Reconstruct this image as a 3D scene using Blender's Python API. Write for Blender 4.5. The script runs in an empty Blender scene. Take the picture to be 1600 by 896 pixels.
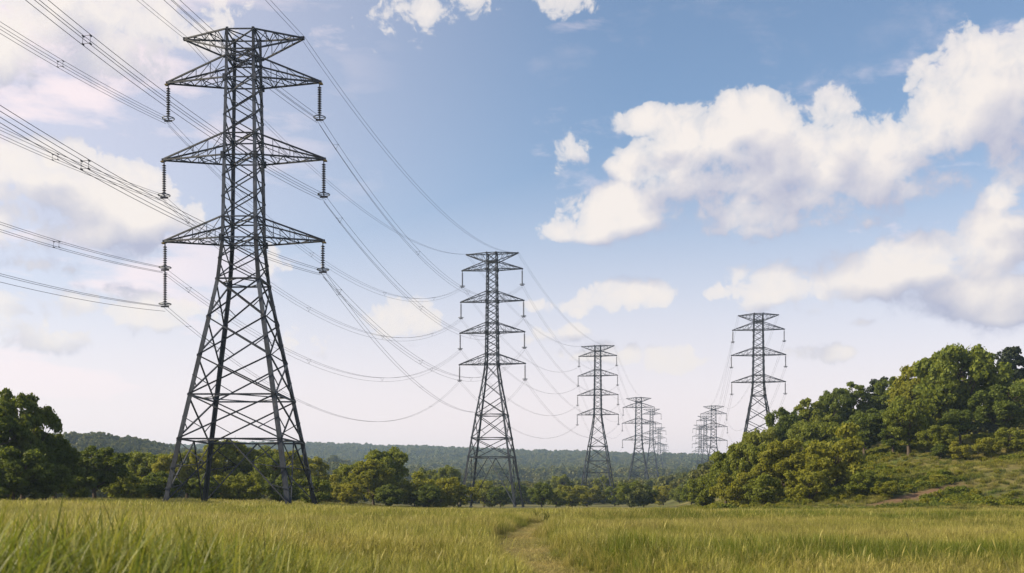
import bpy, math, random
import numpy as np
from mathutils import Vector

R = math.radians
SC = bpy.context.scene
COL = SC.collection
rng = np.random.RandomState(7)

# ------------------------------------------------------------------ camera
F = 1600.0            # focal length in photo pixels (36 mm lens on a 36 mm sensor, 1600 px wide)
EYE = 1.6
HOR = 772.0           # photo row of the horizon
cam_d = bpy.data.cameras.new('camera')
cam = bpy.data.objects.new('camera', cam_d)
COL.objects.link(cam)
cam.location = (0, 0, EYE)
cam.rotation_euler = (R(90), 0, 0)
cam_d.lens = 36.0
cam_d.sensor_width = 36.0
cam_d.shift_y = (HOR - 448.0) / 1600.0
cam_d.clip_start = 0.1
cam_d.clip_end = 20000
cam_d.dof.use_dof = True
cam_d.dof.focus_distance = 108
cam_d.dof.aperture_fstop = 2.4
SC.camera = cam

# ------------------------------------------------------------------ light, exposure
SUN_AZ = -96.0        # degrees from +Y towards +X (negative: from the left)
SUN_EL = 30.0
sun_d = bpy.data.lights.new('sun', 'SUN')
sun_d.energy = 5.0
sun_d.angle = R(0.6)
sun_d.color = (1.0, 0.84, 0.59)
sun = bpy.data.objects.new('sun', sun_d)
COL.objects.link(sun)
sv = Vector((math.sin(R(SUN_AZ)) * math.cos(R(SUN_EL)), math.cos(R(SUN_AZ)) * math.cos(R(SUN_EL)), math.sin(R(SUN_EL))))
sun.rotation_euler = sv.to_track_quat('Z', 'Y').to_euler()

vs = SC.view_settings
SC.display_settings.display_device = 'sRGB'
vs.view_transform = 'Standard'
vs.look = 'None'
vs.exposure = 0.75
vs.gamma = 1.0
vs.use_curve_mapping = False
SC.render.engine = 'CYCLES'
cy = SC.cycles
cy.use_denoising = True
cy.max_bounces = 6
cy.diffuse_bounces = 3
cy.glossy_bounces = 2
cy.transmission_bounces = 4
cy.transparent_max_bounces = 8
cy.volume_bounces = 0
cy.sample_clamp_indirect = 6

# ------------------------------------------------------------------ node helpers
class NT:
    def __init__(s, nt):
        s.nt = nt
    def n(s, typ, **kw):
        x = s.nt.nodes.new(typ)
        for k, v in kw.items():
            setattr(x, k, v)
        return x
    def put(s, sock, v):
        if v is None:
            return
        if isinstance(v, bpy.types.NodeSocket):
            s.nt.links.new(v, sock)
        else:
            sock.default_value = v
    def m(s, op, a, b=None, c=None, clamp=False):
        x = s.n('ShaderNodeMath', operation=op)
        x.use_clamp = clamp
        for i, v in enumerate((a, b, c)):
            s.put(x.inputs[i], v)
        return x.outputs[0]
    def v(s, op, a, b=None, c=None, out=0):
        x = s.n('ShaderNodeVectorMath', operation=op)
        for i, q in enumerate((a, b, c)):
            s.put(x.inputs[i], q)
        return x.outputs['Value'] if op in ('DOT_PRODUCT', 'LENGTH', 'DISTANCE') else x.outputs[0]
    def smooth(s, x, a, b, lo=0.0, hi=1.0):
        q = s.n('ShaderNodeMapRange', interpolation_type='SMOOTHSTEP')
        s.put(q.inputs[0], x)
        for i, w in enumerate((a, b, lo, hi)):
            q.inputs[i + 1].default_value = w
        return q.outputs[0]
    def noise(s, vec, scale, detail=4, rough=.55, dist=0.0, dim='3D', lac=2.0):
        x = s.n('ShaderNodeTexNoise', noise_dimensions=dim)
        s.put(x.inputs['Vector'], vec)
        x.inputs['Scale'].default_value = scale
        x.inputs['Detail'].default_value = detail
        x.inputs['Roughness'].default_value = rough
        x.inputs['Lacunarity'].default_value = lac
        x.inputs['Distortion'].default_value = dist
        return x.outputs['Fac']
    def mix(s, f, a, b):
        x = s.n('ShaderNodeMix', data_type='RGBA')
        s.put(x.inputs[0], f)
        s.put(x.inputs[6], a)
        s.put(x.inputs[7], b)
        return x.outputs[2]

def c4(r, g, b):
    return (r, g, b, 1.0)

# ------------------------------------------------------------------ world: Nishita sky and cumulus by direction
def azel(px, py):
    x = (px - 800.0) / F
    a = math.atan(x)
    return a, math.atan((HOR - py) / F * math.cos(a))

CLOUDS = [  # photo column, row, half width, half height, weight
    (985, 330, 95, 34, 1), (1085, 318, 105, 44, 1), (1180, 330, 95, 34, 1), (915, 362, 62, 16, .8), (1030, 290, 40, 22, .8),
    (1030, 252, 62, 30, .95), (1105, 232, 85, 46, 1), (1165, 195, 52, 42, 1), (1205, 235, 52, 50, 1), (1120, 268, 90, 34, 1.25), (1225, 292, 70, 40, 1.1), (1060, 300, 60, 26, 1.0), (1400, 330, 60, 16, .6),
    (1005, 190, 50, 17, .85), (892, 226, 34, 34, .5),
    (1290, 285, 85, 62, 1), (1370, 255, 92, 66, 1.05), (1455, 212, 90, 64, 1.05), (1555, 158, 74, 70, 1.05), (1590, 230, 60, 80, 1.05),
    (1545, 78, 24, 20, .6), (1310, 195, 46, 36, .8), (1460, 290, 90, 34, 1), (1280, 335, 70, 26, .8), (1625, 105, 55, 50, .95),
    (1560, 304, 62, 26, 1), (1205, 446, 62, 34, 1), (1270, 452, 55, 30, 1), (1385, 440, 60, 40, 1), (1320, 440, 70, 46, 1), (1440, 412, 86, 46, 1.05), (1540, 380, 90, 50, 1.1),
    (1480, 468, 110, 32, 1), (1590, 470, 80, 42, 1), (1350, 502, 26, 9, .7), (1265, 478, 60, 18, .8), (1125, 458, 26, 10, .6),
    (985, 462, 58, 20, .75), (880, 478, 46, 13, .65), (905, 295, 20, 7, .5),
    (690, 14, 66, 20, .55), (674, 56, 30, 34, .30), (588, 58, 30, 28, .22), (885, 4, 40, 16, .6), (545, 104, 24, 10, .25), (505, 80, 34, 22, .15),
    (960, 552, 80, 17, .7), (1080, 562, 70, 19, .7), (1275, 552, 62, 13, .65), (860, 525, 60, 14, .55), (630, 510, 90, 26, .38), (520, 520, 60, 22, .3), (1180, 500, 50, 14, .4),
    (90, 40, 150, 62, 1), (230, 30, 120, 34, .8), (180, 105, 90, 28, .8), (330, 22, 60, 26, .6), (20, 80, 100, 40, .9),
    (70, 272, 110, 42, .95), (150, 330, 130, 50, 1), (30, 330, 90, 50, .9), (250, 340, 70, 28, .7), (60, 415, 70, 16, .7), (200, 300, 70, 30, .7),
    (120, 480, 170, 28, .75), (30, 520, 120, 26, .7), (430, 405, 50, 24, .3),
]

def build_world():
    w = bpy.data.worlds.new('World')
    SC.world = w
    w.use_nodes = True
    w.node_tree.nodes.clear()
    w.cycles.sampling_method = 'MANUAL'
    w.cycles.sample_map_resolution = 256
    # density group
    g = bpy.data.node_groups.new('cloud_density', 'ShaderNodeTree')
    g.interface.new_socket('P', in_out='INPUT', socket_type='NodeSocketVector')
    g.interface.new_socket('D', in_out='OUTPUT', socket_type='NodeSocketFloat')
    g.interface.new_socket('L', in_out='OUTPUT', socket_type='NodeSocketFloat')
    t = NT(g)
    gi = t.n('NodeGroupInput')
    P = gi.outputs[0]
    acc = None
    for (px, py, rx, ry, wt) in CLOUDS:
        a, e = azel(px, py)
        ix = F / (rx * 1.62 * math.cos(a) ** 2)
        iy = F / (ry * 1.62)
        q = t.v('MULTIPLY_ADD', P, (ix, iy, 0), (-a * ix, -e * iy, 0))
        d = t.v('DOT_PRODUCT', q, q)
        val = t.m('MULTIPLY_ADD', d, -wt, wt)
        acc = val if acc is None else t.m('SMOOTH_MAX', acc, val, 0.12)
    acc = t.m('MAXIMUM', acc, -1.0)
    acc = t.m('MINIMUM', acc, 1.0)
    warp = t.n('ShaderNodeTexNoise')
    t.put(warp.inputs['Vector'], P)
    warp.inputs['Scale'].default_value = 26
    warp.inputs['Detail'].default_value = 2
    wv = t.v('MULTIPLY_ADD', warp.outputs['Color'], (.03, .03, .03), P)
    n1 = t.noise(wv, 13, 11, .63)
    vo = t.n('ShaderNodeTexVoronoi', feature='SMOOTH_F1')
    t.put(vo.inputs['Vector'], wv)
    vo.inputs['Scale'].default_value = 34
    vo.inputs['Detail'].default_value = 3.0
    vo.inputs['Roughness'].default_value = .55
    vo.inputs['Lacunarity'].default_value = 2.1
    vo.inputs['Smoothness'].default_value = .35
    b = t.m('SUBTRACT', .42, vo.outputs['Distance'])
    D = t.m('MULTIPLY_ADD', t.m('SUBTRACT', n1, .5), 2.9, acc)
    D = t.m('MULTIPLY_ADD', b, .45, D)
    n2 = t.noise(P, 13, 2.0, .5)
    Lo = t.m('MULTIPLY_ADD', t.m('SUBTRACT', n2, .5), 1.6, acc)
    go = t.n('NodeGroupOutput')
    g.links.new(D, go.inputs[0])
    g.links.new(Lo, go.inputs[1])

    s = NT(w.node_tree)
    tc = s.n('ShaderNodeTexCoord')
    sep = s.n('ShaderNodeSeparateXYZ')
    s.put(sep.inputs[0], tc.outputs['Generated'])
    az = s.m('ARCTAN2', sep.outputs[0], sep.outputs[1])
    el = s.m('ARCSINE', sep.outputs[2])
    cx = s.n('ShaderNodeCombineXYZ')
    s.put(cx.inputs[0], az)
    s.put(cx.inputs[1], el)
    P = cx.outputs[0]
    def dens(off):
        gn = s.n('ShaderNodeGroup')
        gn.node_tree = g
        s.put(gn.inputs[0], s.v('ADD', P, off) if off else P)
        return gn.outputs
    D0, L0 = dens(None)
    D1, _ = dens((-.006, .011, 0))
    _, L2 = dens((-.014, .036, 0))
    lit = s.m('MULTIPLY_ADD', s.m('SUBTRACT', D0, D1), .40, .50)
    lit = s.m('MULTIPLY_ADD', s.m('SUBTRACT', L0, L2), 1.35, lit)
    lit = s.m('MULTIPLY_ADD', s.smooth(L0, .55, 1.3), -.16, lit, clamp=True)
    crisp = s.m('MULTIPLY_ADD', lit, 1.5, .45)
    alpha = s.smooth(s.m('MULTIPLY', D0, crisp), .02, .46)
    alpha = s.m('MULTIPLY', alpha, s.smooth(D0, -.1, .8, .55, 1.0))
    # thin stratus sheets, mostly to the west and near the horizon
    st = s.noise(s.v('MULTIPLY', P, (1, 3.2, 1)), 5.5, 7, .55)
    west = s.smooth(az, .0, -.40)
    low = s.smooth(el, .20, .04)
    sheet = s.m('MULTIPLY', s.smooth(st, .36, .62), s.m('MAXIMUM', s.m('MULTIPLY', west, .85), s.m('MULTIPLY', low, .6)))
    veil = s.m('MULTIPLY', s.smooth(el, .35, 0.0), .92)
    veil = s.m('MAXIMUM', veil, s.m('MULTIPLY', s.smooth(az, .15, -.5), .42))
    wisp = s.noise(s.v('MULTIPLY', P, (1, 2.2, 1)), 9, 9, .62, .25)
    wisp = s.m('MULTIPLY', s.smooth(wisp, .50, .78), s.m('MULTIPLY_ADD', s.smooth(L0, -1.0, .2), .50, .14))
    soft = s.m('MAXIMUM', s.m('MAXIMUM', sheet, veil), wisp)
    sky = s.n('ShaderNodeTexSky', sky_type='NISHITA')
    sky.sun_disc = False
    sky.sun_elevation = R(SUN_EL)
    sky.sun_rotation = R(SUN_AZ)
    sky.air_density = 1.0
    sky.dust_density = 0.6
    sky.ozone_density = 1.7
    bg = s.n('ShaderNodeBackground')
    s.put(bg.inputs[0], sky.outputs[0])
    bg.inputs[1].default_value = 0.098
    bv = s.n('ShaderNodeBackground')
    bv.inputs[0].default_value = c4(.67, .56, .555)
    bc = s.n('ShaderNodeBackground')
    s.put(bc.inputs[0], s.mix(lit, c4(.29, .30, .385), c4(.575, .53, .50)))
    m1 = s.n('ShaderNodeMixShader')
    s.put(m1.inputs[0], soft)
    w.node_tree.links.new(bg.outputs[0], m1.inputs[1])
    w.node_tree.links.new(bv.outputs[0], m1.inputs[2])
    m2 = s.n('ShaderNodeMixShader')
    s.put(m2.inputs[0], alpha)
    w.node_tree.links.new(m1.outputs[0], m2.inputs[1])
    w.node_tree.links.new(bc.outputs[0], m2.inputs[2])
    o = s.n('ShaderNodeOutputWorld')
    w.node_tree.links.new(m2.outputs[0], o.inputs[0])

build_world()

# ------------------------------------------------------------------ object helpers
def tag(o, label=None, cat=None, group=None, kind=None):
    if label: o['label'] = label
    if cat: o['category'] = cat
    if group: o['group'] = group
    if kind: o['kind'] = kind
    return o

def empty(name, loc=(0, 0, 0), rz=0.0):
    o = bpy.data.objects.new(name, None)
    o.location = loc
    o.rotation_euler = (0, 0, rz)
    o.empty_display_size = .5
    COL.objects.link(o)
    return o

def link(name, me, parent=None):
    o = bpy.data.objects.new(name, me)
    COL.objects.link(o)
    if parent is not None:
        o.parent = parent
    return o

def mesh_np(name, V, Fq, mat, smooth=False):
    """V (n,3), Fq list of index arrays: each (m,k)."""
    me = bpy.data.meshes.new(name)
    V = np.asarray(V, dtype=np.float32)
    if not isinstance(Fq, (list, tuple)):
        Fq = [Fq]
    Fq = [np.asarray(f, dtype=np.int32) for f in Fq if len(f)]
    loops = np.concatenate([f.ravel() for f in Fq])
    sizes = np.concatenate([np.full(len(f), f.shape[1], np.int32) for f in Fq])
    starts = np.concatenate([[0], np.cumsum(sizes)[:-1]]).astype(np.int32)
    me.vertices.add(len(V))
    me.vertices.foreach_set('co', V.ravel())
    me.loops.add(len(loops))
    me.loops.foreach_set('vertex_index', loops)
    me.polygons.add(len(sizes))
    me.polygons.foreach_set('loop_start', starts)
    me.polygons.foreach_set('use_smooth', np.full(len(sizes), smooth, dtype=bool))
    me.update(calc_edges=True)
    me.validate()
    if mat is not None:
        me.materials.append(mat)
    return me

class MB:
    """collects bars, tubes, lathes; build() makes one mesh"""
    def __init__(s):
        s.V, s.Q, s.T, s.n = [], [], [], 0
    def add(s, V, quads=(), tris=()):
        V = np.asarray(V, float)
        s.V.append(V)
        if len(quads): s.Q.append(np.asarray(quads, int) + s.n)
        if len(tris): s.T.append(np.asarray(tris, int) + s.n)
        s.n += len(V)
    def bar(s, p, q, w, h=None, up=(0, 0, 1)):
        h = h or w
        p, q = np.asarray(p, float), np.asarray(q, float)
        d = q - p
        L = np.linalg.norm(d)
        if L < 1e-6: return
        d /= L
        u = np.asarray(up, float)
        if abs(d @ u) > .97: u = np.array([1., 0, 0])
        a = np.cross(d, u); a /= np.linalg.norm(a)
        b = np.cross(a, d)
        c = [a * w / 2 + b * h / 2, -a * w / 2 + b * h / 2, -a * w / 2 - b * h / 2, a * w / 2 - b * h / 2]
        V = [p + x for x in c] + [q + x for x in c]
        s.add(V, [(0, 1, 5, 4), (1, 2, 6, 5), (2, 3, 7, 6), (3, 0, 4, 7), (3, 2, 1, 0), (4, 5, 6, 7)])
    def angle(s, p, q, w, ex, ey, th=.18):
        """L section running p->q, flanges along ex and ey from the heel"""
        p, q, ex, ey = (np.asarray(v, float) for v in (p, q, ex, ey))
        t = w * th
        prof = [(0, 0), (w, 0), (w, t), (t, t), (t, w), (0, w)]
        V = [p + ex * a + ey * b for a, b in prof] + [q + ex * a + ey * b for a, b in prof]
        Q = [(i, (i + 1) % 6, (i + 1) % 6 + 6, i + 6) for i in range(6)]
        Q += [(0, 3, 2, 1), (0, 5, 4, 3), (6, 7, 8, 9), (6, 9, 10, 11)]
        s.add(V, Q)
    def tube(s, pts, rad, k=6, cap=True):
        pts = np.asarray(pts, float)
        n = len(pts)
        rad = np.broadcast_to(np.asarray(rad, float), (n,))
        tang = np.gradient(pts, axis=0)
        tang /= np.linalg.norm(tang, axis=1)[:, None] + 1e-9
        ref = np.array([0., 0, 1]) if abs(tang[0][2]) < .9 else np.array([1., 0, 0])
        V = []
        a = np.cross(tang[0], ref); a /= np.linalg.norm(a)
        ang = np.linspace(0, 2 * math.pi, k, endpoint=False)
        for i in range(n):
            a = a - tang[i] * (a @ tang[i]); a /= np.linalg.norm(a) + 1e-9
            b = np.cross(tang[i], a)
            V.append(pts[i] + rad[i] * (np.cos(ang)[:, None] * a + np.sin(ang)[:, None] * b))
        V = np.concatenate(V)
        Q = [(i * k + j, i * k + (j + 1) % k, (i + 1) * k + (j + 1) % k, (i + 1) * k + j) for i in range(n - 1) for j in range(k)]
        s.add(V, Q)
        if cap and rad[-1] > 1e-4:
            s.add(V[-k:], [], [(0, j, j + 1) for j in range(1, k - 1)])
    def lathe(s, prof, c, k=10):
        c = np.asarray(c, float)
        ang = np.linspace(0, 2 * math.pi, k, endpoint=False)
        V = np.concatenate([c + np.stack([r * np.cos(ang), r * np.sin(ang), np.full(k, z)], 1) for r, z in prof])
        n = len(prof)
        s.add(V, [(i * k + j, i * k + (j + 1) % k, (i + 1) * k + (j + 1) % k, (i + 1) * k + j) for i in range(n - 1) for j in range(k)])
    def ring(s, c, r, t, k=20, q=6):
        a = np.linspace(0, 2 * math.pi, k, endpoint=False)
        b = np.linspace(0, 2 * math.pi, q, endpoint=False)
        V = np.array([[c[0] + (r + t * math.cos(y)) * math.cos(x), c[1] + (r + t * math.cos(y)) * math.sin(x), c[2] + t * math.sin(y)] for x in a for y in b])
        s.add(V, [(i * q + j, ((i + 1) % k) * q + j, ((i + 1) % k) * q + (j + 1) % q, i * q + (j + 1) % q) for i in range(k) for j in range(q)])
    def mesh(s, name, mat, smooth=False):
        fs = []
        if s.Q: fs.append(np.concatenate(s.Q))
        if s.T: fs.append(np.concatenate(s.T))
        return mesh_np(name, np.concatenate(s.V), fs, mat, smooth)
    def build(s, name, mat, parent=None, smooth=False):
        return link(name, s.mesh(name, mat, smooth), parent)

def copy_tree(o, parent=None):
    c = o.copy()
    COL.objects.link(c)
    c.parent = parent
    for ch in list(o.children):
        copy_tree(ch, c)
    return c

# ------------------------------------------------------------------ materials
def new_mat(name):
    m = bpy.data.materials.new(name)
    m.use_nodes = True
    m.node_tree.nodes.clear()
    t = NT(m.node_tree)
    o = t.n('ShaderNodeOutputMaterial')
    return m, t, o

def principled(t, col, rough=.8, metal=0.0, spec=.3):
    b = t.n('ShaderNodeBsdfPrincipled')
    t.put(b.inputs['Base Color'], col)
    t.put(b.inputs['Roughness'], rough)
    b.inputs['Metallic'].default_value = metal
    b.inputs['Specular IOR Level'].default_value = spec
    return b

def mat_steel(name, base, metal=.25, rough=.6):
    m, t, o = new_mat(name)
    tc = t.n('ShaderNodeTexCoord')
    n = t.noise(tc.outputs['Object'], .7, 5, .6)
    n2 = t.noise(t.v('MULTIPLY', tc.outputs['Object'], (6, 6, .6)), 1.0, 4, .6)
    f = t.m('MULTIPLY', n, n2)
    col = t.mix(t.smooth(f, .12, .42), c4(*[x * .62 for x in base]), c4(*[x * 1.35 for x in base]))
    col = t.mix(t.smooth(n2, .62, .74, 0, .5), col, c4(.13, .085, .05))
    geo = t.n('ShaderNodeNewGeometry')
    hv = t.n('ShaderNodeHueSaturation')
    t.put(hv.inputs['Color'], col)
    rp = t.m('POWER', geo.outputs['Random Per Island'], 2.2)
    t.put(hv.inputs['Value'], t.m('MULTIPLY_ADD', rp, 1.7, .65))
    b = principled(t, hv.outputs[0], rough, metal, .3)
    t.nt.links.new(b.outputs[0], o.inputs[0])
    return m

def mat_leaf(name, dark, light, warm, trans=.42):
    """dark/light: two leaf greens mixed leaf by leaf; warm: the hue a whole plant may lean to"""
    m, t, o = new_mat(name)
    geo = t.n('ShaderNodeNewGeometry')
    oi = t.n('ShaderNodeObjectInfo')
    col = t.mix(geo.outputs['Random Per Island'], c4(*dark), c4(*light))
    col = t.mix(t.m('MULTIPLY', oi.outputs['Random'], .75), col, c4(*warm))
    b = principled(t, col, .62, 0, .22)
    tr = t.n('ShaderNodeBsdfTranslucent')
    t.put(tr.inputs[0], t.mix(.55, col, c4(light[0] * 1.5, light[1] * 1.35, light[2] * .6)))
    mx = t.n('ShaderNodeMixShader')
    mx.inputs[0].default_value = trans
    t.nt.links.new(b.outputs[0], mx.inputs[1])
    t.nt.links.new(tr.outputs[0], mx.inputs[2])
    t.nt.links.new(mx.outputs[0], o.inputs[0])
    return m

def mat_bark():
    m, t, o = new_mat('bark')
    tc = t.n('ShaderNodeTexCoord')
    n = t.noise(t.v('MULTIPLY', tc.outputs['Object'], (5, 5, 1)), 1.5, 6, .65)
    b = principled(t, t.mix(n, c4(.03, .022, .016), c4(.13, .10, .075)), .9)
    t.nt.links.new(b.outputs[0], o.inputs[0])
    return m

def mat_blade(name, root, tip, dry, dryness):
    """grass: greener at the foot, paler at the tip (vertex attribute 'len'); patches of drier plants by place in the field"""
    m, t, o = new_mat(name)
    at = t.n('ShaderNodeAttribute', attribute_name='len')
    geo = t.n('ShaderNodeNewGeometry')
    oi = t.n('ShaderNodeObjectInfo')
    pos = t.v('MULTIPLY', geo.outputs['Position'], (.045, .16, 0))
    patch = t.noise(pos, 1.0, 5, .6)
    fine = t.noise(geo.outputs['Position'], .9, 3, .6)
    pr = t.m('ADD', t.m('MULTIPLY', t.smooth(patch, .40, .62), .75), t.m('MULTIPLY_ADD', geo.outputs['Random Per Island'], .5, t.m('MULTIPLY_ADD', fine, .8, -.55)))
    pr = t.m('ADD', pr, dryness - .45, clamp=True)
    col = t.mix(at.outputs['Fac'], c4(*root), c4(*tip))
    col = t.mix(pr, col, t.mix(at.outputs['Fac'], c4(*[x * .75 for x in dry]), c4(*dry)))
    hv = t.n('ShaderNodeHueSaturation')
    t.put(hv.inputs['Color'], col)
    t.put(hv.inputs['Value'], t.m('MULTIPLY_ADD', oi.outputs['Random'], .75, .58))
    b = principled(t, hv.outputs[0], .5, 0, .3)
    tr = t.n('ShaderNodeBsdfTranslucent')
    t.put(tr.inputs[0], hv.outputs[0])
    mx = t.n('ShaderNodeMixShader')
    mx.inputs[0].default_value = .45
    t.nt.links.new(b.outputs[0], mx.inputs[1])
    t.nt.links.new(tr.outputs[0], mx.inputs[2])
    t.nt.links.new(mx.outputs[0], o.inputs[0])
    return m

def mat_plain(name, col, rough=.6, metal=0.0):
    m, t, o = new_mat(name)
    tc = t.n('ShaderNodeTexCoord')
    n = t.noise(tc.outputs['Object'], 3, 3)
    b = principled(t, t.mix(n, c4(*[x * .7 for x in col]), c4(*[x * 1.25 for x in col])), rough, metal)
    t.nt.links.new(b.outputs[0], o.inputs[0])
    return m

def mat_ground():
    m, t, o = new_mat('meadow_soil')
    geo = t.n('ShaderNodeNewGeometry')
    P = geo.outputs['Position']
    n1 = t.noise(t.v('MULTIPLY', P, (.03, .1, 0)), 1.0, 6, .6)
    n2 = t.noise(P, 1.3, 6, .65)
    col = t.mix(t.smooth(n1, .38, .64), c4(.060, .085, .022), c4(.19, .16, .06))
    col = t.mix(t.smooth(n2, .4, .75), col, c4(.10, .085, .04))
    far = t.n('ShaderNodeSeparateXYZ')
    t.put(far.inputs[0], P)
    wood = t.smooth(far.outputs[1], 380, 700)
    n3 = t.noise(t.v('MULTIPLY', P, (.008, .012, 0)), 1.0, 4, .5)
    wcol = t.mix(t.smooth(n3, .56, .66), c4(.030, .045, .014), c4(.10, .11, .035))
    col = t.mix(wood, col, wcol)
    at = t.n('ShaderNodeAttribute', attribute_name='earth')
    col = t.mix(at.outputs['Fac'], col, t.mix(n2, c4(.11, .065, .042), c4(.19, .125, .075)))
    b = principled(t, col, .95, 0, .1)
    t.nt.links.new(b.outputs[0], o.inputs[0])
    return m

STEEL = mat_steel('weathered_steel', (.031, .037, .047))
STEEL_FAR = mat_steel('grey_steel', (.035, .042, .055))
GLASS = mat_plain('brown_porcelain', (.035, .035, .045), .35)
RINGM = mat_plain('dull_aluminium', (.14, .16, .19), .45, .5)
YELLOW = mat_plain('ochre_plate', (.22, .16, .04), .7)
WIREM = mat_plain('aged_aluminium_strand', (.075, .08, .10), .6, .2)
BARK = mat_bark()
LEAF_A = mat_leaf('oak_leaf', (.052, .086, .011), (.175, .215, .026), (.205, .22, .028))
LEAF_B = mat_leaf('deep_green_leaf', (.038, .064, .012), (.125, .165, .023), (.12, .15, .023), .42)
LEAF_C = mat_leaf('yellow_green_leaf', (.090, .118, .013), (.245, .262, .030), (.26, .25, .032), .48)
NEEDLE = mat_leaf('pine_needle', (.014, .026, .012), (.034, .046, .018), (.03, .04, .016), .12)
LEAF_FAR = mat_leaf('woodland_leaf', (.036, .062, .018), (.130, .155, .036), (.17, .16, .045), .30)
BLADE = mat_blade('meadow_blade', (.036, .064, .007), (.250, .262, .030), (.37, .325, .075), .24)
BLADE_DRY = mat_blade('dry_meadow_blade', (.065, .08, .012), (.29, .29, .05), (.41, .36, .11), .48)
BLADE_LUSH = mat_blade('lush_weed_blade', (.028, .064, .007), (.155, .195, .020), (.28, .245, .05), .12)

BLADE_STRAW = mat_blade('trodden_straw', (.16, .15, .04), (.42, .38, .12), (.48, .40, .15), .5)

# ------------------------------------------------------------------ terrain
def sm(x, a=0.0, b=1.0):
    t = np.clip((np.asarray(x, float) - a) / (b - a), 0, 1)
    return t * t * (3 - 2 * t)

def vnoise(x, y, seed=0):
    """cheap smooth value noise"""
    x = np.asarray(x, float); y = np.asarray(y, float)
    xi, yi = np.floor(x).astype(int), np.floor(y).astype(int)
    fx, fy = x - xi, y - yi
    fx, fy = fx * fx * (3 - 2 * fx), fy * fy * (3 - 2 * fy)
    def h(a, b):
        v = np.sin(a * 127.1 + b * 311.7 + seed * 74.7) * 43758.5453
        return v - np.floor(v)
    return (h(xi, yi) * (1 - fx) + h(xi + 1, yi) * fx) * (1 - fy) + (h(xi, yi + 1) * (1 - fx) + h(xi + 1, yi + 1) * fx) * fy

PATH = np.array([(2.6, 4), (1.5, 14), (1.05, 20), (.35, 27), (.15, 34), (.5, 44), (1.7, 56), (3.3, 70), (4.6, 86), (7, 110), (12, 150)], float)
def path_dist(x, y):
    return np.abs(np.asarray(x) - np.interp(y, PATH[:, 1], PATH[:, 0]))

def bank_fx(x, y):
    return sm(np.asarray(x, float) - (np.asarray(y, float) - 140) * .10, 25, 76)

def terr(x, y):
    x = np.asarray(x, float); y = np.asarray(y, float)
    z = .22 * (vnoise(x * .09, y * .06, 1) - .5) + .10 * (vnoise(x * .31, y * .22, 2) - .5)
    z = z + .38 * sm(-x, .9, 3.2) * sm(y, 17, 8)
    z = z + .45 * sm(-x, 4, 40) * sm(y, 200, 90)
    dip = sm(y, 66, 175)
    z = z - 1.25 * dip * sm(x, -42, -12)
    z = z - 1.2 * sm(y, 180, 330)
    pd = path_dist(x, y)
    z = z - .16 * np.exp(-(pd / 1.1) ** 2) * sm(y, 130, 90)
    fx = bank_fx(x, y)
    wob = 5 * (vnoise(x * .07, 3.3, 5) - .5)
    H = 6.3 * sm(y + wob, 128, 147) + 4.4 * sm(y + wob, 152, 176) + 5.5 * sm(y, 180, 250)
    H = H * (1 - .55 * sm(y, 330, 560)) * sm(y, 760, 520)
    z = z + fx * (H + .7 * (vnoise(x * .16, y * .16, 8) - .5) * sm(y, 126, 140) + 1.25 * sm(y, 100, 140))
    # far ground rises to a long wooded ridge
    Hr = 86 - .034 * np.maximum(x, -500) + .03 * np.minimum(x + 500, 0) + 9 * (vnoise(x * .004, 1.5, 3) - .5) + 5 * (vnoise(x * .013, 4.5, 4) - .5)
    z = z + Hr * sm(y, 1000, 2650) ** 1.1
    z = z + 11 * sm(y, 430, 1000)
    z = z + 26 * np.exp(-(((x + 322) / 52) ** 2 + ((y - 760) / 170) ** 2))
    z = z + 18 * np.exp(-(((x + 230) / 120) ** 2 + ((y - 860) / 200) ** 2))
    z = z + 5 * (vnoise(x * .012, y * .012, 6) - .5) * sm(y, 600, 900)
    return z

def build_ground():
    ys = np.concatenate([np.linspace(-60, 0, 7)[:-1], np.linspace(0, 60, 70)[:-1], np.linspace(60, 200, 120)[:-1], np.linspace(200, 600, 80)[:-1],
                         np.linspace(600, 3200, 130)[:-1], np.linspace(3200, 9000, 10)])
    us = np.concatenate([np.linspace(-1.8, -.75, 14)[:-1], np.linspace(-.75, .75, 231)[:-1], np.linspace(.75, 1.8, 14)])
    Y, U = np.meshgrid(ys, us, indexing='ij')
    X = U * (np.abs(Y) * 1.0 + 26)
    Z = terr(X, Y)
    Z = np.where(Y > 3200, terr(X, np.full_like(Y, 3200)), Z)
    n, k = Y.shape
    V = np.stack([X, Y, Z], -1).reshape(-1, 3)
    i = np.arange(n - 1)[:, None] * k + np.arange(k - 1)[None]
    Q = np.stack([i, i + 1, i + 1 + k, i + k], -1).reshape(-1, 4)
    me = mesh_np('meadow_ground', V, Q, mat_ground(), True)
    a = me.attributes.new('earth', 'FLOAT', 'POINT')
    a.data.foreach_set('value', earth_mask(V[:, 0], V[:, 1]).astype(np.float32))
    o = link('meadow_ground', me)
    tag(o, kind='structure')

def earth_mask(x, y):
    """bare reddish strip along the terrace of the bank, and the worn middle of the path"""
    wob = 5 * (vnoise(x * .07, 3.3, 5) - .5)
    c = 1 - np.clip(np.abs((y + wob) - (133 + (x - 46) * .34)) / 1.7, 0, 1)
    s_ = sm(c, 0, .6) * sm(x, 44, 49) * sm(x, 66, 56)
    foot = sm(1 - np.abs(y + wob - 128) / 2.0) * sm(x, 24, 30) * sm(x, 52, 44) * .9 * sm(vnoise(x * .2, y * .2, 12), .4, .6)
    return np.clip(s_ + foot, 0, 1)

build_ground()

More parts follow.
